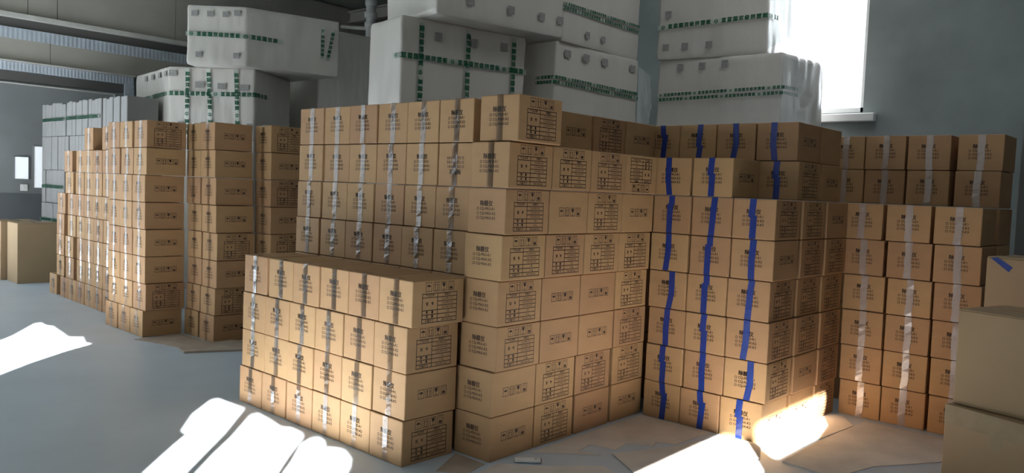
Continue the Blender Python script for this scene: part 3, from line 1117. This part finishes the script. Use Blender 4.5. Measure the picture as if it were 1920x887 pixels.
# O: bundles along the back wall by the window
fo1 = [(-4.83, 7.86), (-3.40, 7.96), (-3.30, 8.85), (-4.83, 8.85)]
o1 = Bundle('foam_bundle', fo1, T1, T2, 'white foam bundle below the window, crinkled film at its right end', GW, wrinkle=0.018)
s0, s1 = o1.arc_of(*fo1[0]), o1.arc_of(*fo1[1])
if s1 < s0:
    s1 += o1.tot
o1.band(s0 + 0.02, s1 + 0.3, 2.68, 2.72, 0.034)
o1.band(s0 + 0.02, s1 + 0.3, 2.63, 2.66, 0.034, shift=3)
for fr, z in ((0.20, T2 - 0.09), (0.38, T2 - 0.09), (0.56, T2 - 0.08), (0.1, 2.28), (0.3, 2.26), (0.5, 2.28), (0.7, 2.29)):
    o1.stamp(s0 + (s1 - s0) * fr, z)
fo0 = [(-4.83, 7.80), (-3.60, 7.98), (-3.62, 8.85), (-4.83, 8.85)]
o0 = Bundle('foam_bundle', fo0, T2 + 0.002, T3, 'dim foam bundle on top of the one below the window', GW, wrinkle=0.018)
s0, s1 = o0.arc_of(*fo0[0]), o0.arc_of(*fo0[1])
if s1 < s0:
    s1 += o0.tot
o0.band(s0 + 0.02, s1 + 0.25, 3.42, 3.47, 0.05)
for fr, z in ((0.11, 3.56), (0.10, 3.2), (0.28, 3.2), (0.5, 3.2)):
    o0.stamp(s0 + (s1 - s0) * fr, z)
Bundle('foam_bundle', fo1, 0.0, T1 - 0.002, 'lower white foam bundle carrying the ones by the window', GW)


# crinkled film gathered at the right ends of the window bundles
def gathered_film(bd, x0, y0, x1, y1, za, zb, seed):
    """Loose film pleated between the bundle corner and a tied end."""
    mb = MB()
    n, k = 26, 10
    rz = random.Random(seed)
    ph = [rz.uniform(0, 6.28) for _ in range(k + 1)]
    for j in range(k + 1):
        t = j / k
        for i in range(n + 1):
            s = i / n
            pinch = 1 - 0.75 * s * (1 - abs(2 * t - 1) * 0.4)
            z = (za + zb) / 2 + (zb - za) * (t - 0.5) * (0.35 + 0.65 * pinch)
            fold = 0.016 * math.sin(t * 55 + 2.3 * math.sin(s * 5 + 1)) + 0.012 * math.sin(t * 23 + s * 9)
            mb.v.append((x0 + (x1 - x0) * s - bd.c.x, y0 + (y1 - y0) * s + fold * s * 1.2 - bd.c.y, z - bd.z0))
    for j in range(k):
        for i in range(n):
            a = j * (n + 1) + i
            mb.f.append((a, a + 1, a + n + 2, a + n + 1))
    return tag(mb.build('loose_film', 'film', bd.root, True), 'crinkled clear film gathered at the end')


tape_mat('film', (0.95, 0.97, 0.97), 0.32, (0.7, 0.72, 0.72), 0.18)
gathered_film(o1, -3.42, 7.97, -3.12, 8.05, T1 + 0.05, T2 - 0.03, 1)
gathered_film(n1, -4.99, 7.74, -4.87, 7.83, T1 + 0.02, T2 - 0.06, 3)
gathered_film(o0, -3.61, 8.00, -3.36, 8.06, T2 + 0.05, T3 - 0.1, 2)

# K: bundles behind the left-hand towers
fk2 = [(-12.55, 5.42), (-10.94, 5.17), (-9.99, 5.93), (-10.6, 6.9), (-12.55, 6.7)]
k2 = Bundle('foam_bundle', fk2, T1, T2, 'white foam bundle with three green straps above the left-hand towers', GW)
sa, sb, sc = k2.arc_of(*fk2[0]), k2.arc_of(*fk2[1]), k2.arc_of(*fk2[2])
if sb < sa:
    sb += k2.tot
if sc < sb:
    sc += k2.tot
k2.band(sa + 0.05, sc + 0.35, 2.68, 2.72, 0.06)
for fr, e in ((0.22, 0.0), (0.46, 0.05), (0.78, 0.04)):
    k2.strap(sb + (sc - sb) * fr, T2 - 0.02, T1 + 0.02, 0.06, s2=sb + (sc - sb) * fr + e, shift=3)
for fr, z, w in ((0.05, 2.98, 0.11), (0.36, 2.83, 0.12), (0.62, 2.82, 0.12), (0.88, 2.81, 0.12), (0.15, 2.28, 0.08), (0.42, 2.28, 0.08), (0.7, 2.27, 0.08), (0.95, 2.28, 0.08)):
    k2.stamp(sb + (sc - sb) * fr, z, w, 0.085)
for fr in (0.35, 0.55, 0.75, 0.92):
    k2.stamp(sa + (sb - sa) * fr, 2.98, 0.11, 0.075)
fk1 = [(-10.47, 5.17), (-9.86, 5.70), (-9.55, 7.0), (-10.9, 7.0), (-11.0, 5.75)]
k1 = Bundle('foam_bundle', fk1, T2 + 0.002, 3.85, 'topmost white foam bundle at left, one green band around it', GW)
sa, sb, sc = k1.arc_of(*fk1[0]), k1.arc_of(*fk1[1]), k1.arc_of(*fk1[2])
if sb < sa:
    sb += k1.tot
if sc < sb:
    sc += k1.tot
k1.band(sa, sb + 0.5, 3.47, 3.45, 0.06)
k1.strap(sb + (sc - sb) * 0.80, 3.75, 3.3, 0.05)
k1.strap(sb + (sc - sb) * 0.92, 3.72, 3.28, 0.05, s2=sb + (sc - sb) * 0.86, shift=4)
for fr, z in ((0.14, 3.74), (0.40, 3.74), (0.66, 3.74), (0.85, 3.76), (0.22, 3.2), (0.85, 3.2)):
    k1.stamp(sa + (sb - sa) * fr, z, 0.085, 0.075)
Bundle('foam_bundle', fk2, 0.0, T1 - 0.002, 'lower white foam bundle behind the left-hand towers', GW)
fk3 = [(-10.30, 7.15), (-10.05, 9.0), (-11.4, 9.1), (-11.5, 7.25)]
Bundle('foam_bundle', fk3, 0.0, 3.88, 'tall foam bundle in deep shade between left and middle piles', GW)

# J: flat foam packs piled by the left wall
rj = random.Random(5)
for t in range(5):
    z0, z1 = 0.53 * t, 0.53 * (t + 1) - 0.003
    for c, (xa, xb) in enumerate(((-14.42, -13.42), (-13.40, -11.15))):
        dx, dy = rj.uniform(-0.03, 0.03), rj.uniform(-0.03, 0.03)
        lab = '%s white foam pack of the pile by the left wall, %s column' % (('bottom', 'second', 'third', 'fourth', 'top')[t], ('narrow left', 'wide right')[c])
        root = tag(link('foam_pack', None, None, (xa + dx, 4.72 + dy, z0)), lab, 'foam pack', 'foam packs by the left wall')
        wd = xb - xa - 0.06
        nb = max(4, int(wd / 0.12))
        for i in range(nb):
            a = wd * i / nb
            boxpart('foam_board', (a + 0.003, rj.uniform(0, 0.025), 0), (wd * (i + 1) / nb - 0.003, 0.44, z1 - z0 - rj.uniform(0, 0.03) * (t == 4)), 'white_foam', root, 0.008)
        if t in (1, 2, 4):
            mb = MB()
            zz = 0.26
            mb.box((0.01, -0.006, zz - 0.025), (wd * (0.6 if c else 0.98), -0.003, zz + 0.025))
            tp = mb.build('tape', 'printed_tape', root)
            f = Flat()
            x = 0.06
            gi = 0
            while x < wd * (0.58 if c else 0.94):
                vs_, fs_ = Bundle.GL['亘蓝国双级挤塑板'[gi % 8]]
                o = len(f.v)
                f.v += [(x + a, zz + b) for a, b in vs_]
                f.f += [tuple(q + o for q in ff) for ff in fs_]
                x += 0.058
                gi += 1
            link('tape_print', f.mesh('tape_print', 'green_ink', lambda a, b: (a, -0.0075, b)), tp)

# ------------------------------------------------------------------ floor cardboard and small things


def sheet(pts, label, z=0.0, t=0.005, m='floor_cardboard'):
    cx = sum(p[0] for p in pts) / len(pts)
    cy = sum(p[1] for p in pts) / len(pts)
    mb = MB()
    mb.prism([(p[0] - cx, p[1] - cy) for p in pts], 0, t)
    ob = mb.build('cardboard_sheet', m)
    ob.location = (cx, cy, z)
    return tag(ob, label, 'cardboard sheet', 'flattened cardboard on the floor')


sheet([(-2.955, 3.32), (-2.74, 3.50), (-2.53, 3.74), (-2.42, 3.70), (-2.2, 3.35), (-2.9, 2.95)], 'flattened grey-brown cardboard beneath the white plastic strip', 0.0005)
sheet([(-2.955, 3.62), (-2.955, 4.82), (-2.42, 4.83), (-2.44, 4.42), (-2.55, 4.36), (-2.52, 4.28), (-2.66, 4.20), (-2.64, 4.04), (-2.80, 4.0), (-2.78, 3.86), (-2.64, 3.89)],
      'torn flattened cardboard in the corner below the blue tape', 0.0005)
sheet([(-2.6, 3.95), (-2.47, 4.23), (-2.40, 4.40), (-2.30, 4.80), (-2.06, 4.82), (-1.95, 4.55), (-2.1, 3.6), (-2.38, 3.80)], 'flattened cardboard under the right-hand sun patch', 0.0062)
sheet([(-2.04, 4.83), (-1.95, 4.77), (-1.87, 4.97), (-1.86, 5.21), (-1.80, 5.75), (-1.95, 5.95), (-2.04, 5.95)], 'cardboard strip along the base of the blue taped block', 0.0005)
sheet([(-1.84, 4.62), (-1.52, 4.58), (-1.42, 4.95), (-1.16, 5.35), (-1.13, 5.5), (-1.2, 5.92), (-1.78, 5.93), (-1.84, 5.2)], 'wide flattened cardboard in front of the pale-taped stack', 0.0005)
sheet([(-3.24, 3.27), (-3.10, 2.98), (-2.96, 3.08), (-3.0, 3.26)], 'small cardboard scrap between the low stack and corner column', 0.0005, m='sheet_brown')
sheet([(-7.60, 3.30), (-7.22, 3.40), (-7.02, 3.43), (-6.96, 3.77), (-7.58, 3.76)], 'thin cardboard lying at the foot of the left-hand tower', 0.0005, m='sheet_brown')
sheet([(-6.99, 3.42), (-6.74, 3.36), (-6.40, 4.10), (-6.72, 4.18), (-6.99, 3.95)], 'thicker cardboard sheet with a dark edge before the rear tower', 0.0005, 0.018, m='sheet_brown')

p = tag(link('plastic_strip', None, None, (-2.86, 3.47, 0.006), 0.72), 'small white plastic strip lying by the corner column', 'plastic strip')
boxpart('body', (-0.075, -0.022, 0), (0.075, 0.022, 0.018), 'white_plastic', p, 0.004)
boxpart('end_cap', (0.075, -0.020, 0), (0.082, 0.020, 0.017), 'grey_plastic', p, 0.001)
boxpart('logo_mark', (0.040, -0.006, 0.018), (0.056, 0.006, 0.0184), 'grey_plastic', p)

s = tag(link('wall_socket', None, None, (XL + 0.035, 4.645, 1.275)), 'small white socket plate on the left wall', 'socket')
boxpart('plate', (0, -0.055, -0.055), (0.012, 0.055, 0.055), 'white_plastic', s, 0.004)
boxpart('rocker', (0.012, -0.02, -0.03), (0.018, 0.02, 0.03), 'white_plastic', s, 0.002)

pp = tag(link('drain_pipe', None, None, (-12.05, 9.5, 0)), 'white plastic downpipe with collars beside the middle foam pile', 'pipe')
mb = MB()
mb.tube((0, 0, 0), (0, 0, ZR - 0.05), 0.088)
mb.build('pipe', 'white_plastic', pp, True)
for z, r in ((4.92, 0.112), (4.70, 0.122), (4.52, 0.112)):
    mb = MB()
    mb.tube((0, 0, z - 0.05), (0, 0, z + 0.05), r)
    mb.build('collar', 'white_plastic', pp, True)
mb = MB()
mb.tube((-0.95, 0.05, 4.60), (-0.05, 0, 4.46), 0.035, 10)
mb.build('branch_pipe', 'pale_trim', pp, True)

nb = tag(link('notice_board', None, None, (-0.98, 6.858, 1.40)), 'brown cardboard sheet fixed to the grey pillar', 'board')
boxpart('board', (0, -0.012, 0), (0.5, 0, 0.42), 'plain_cardboard', nb, 0.002)
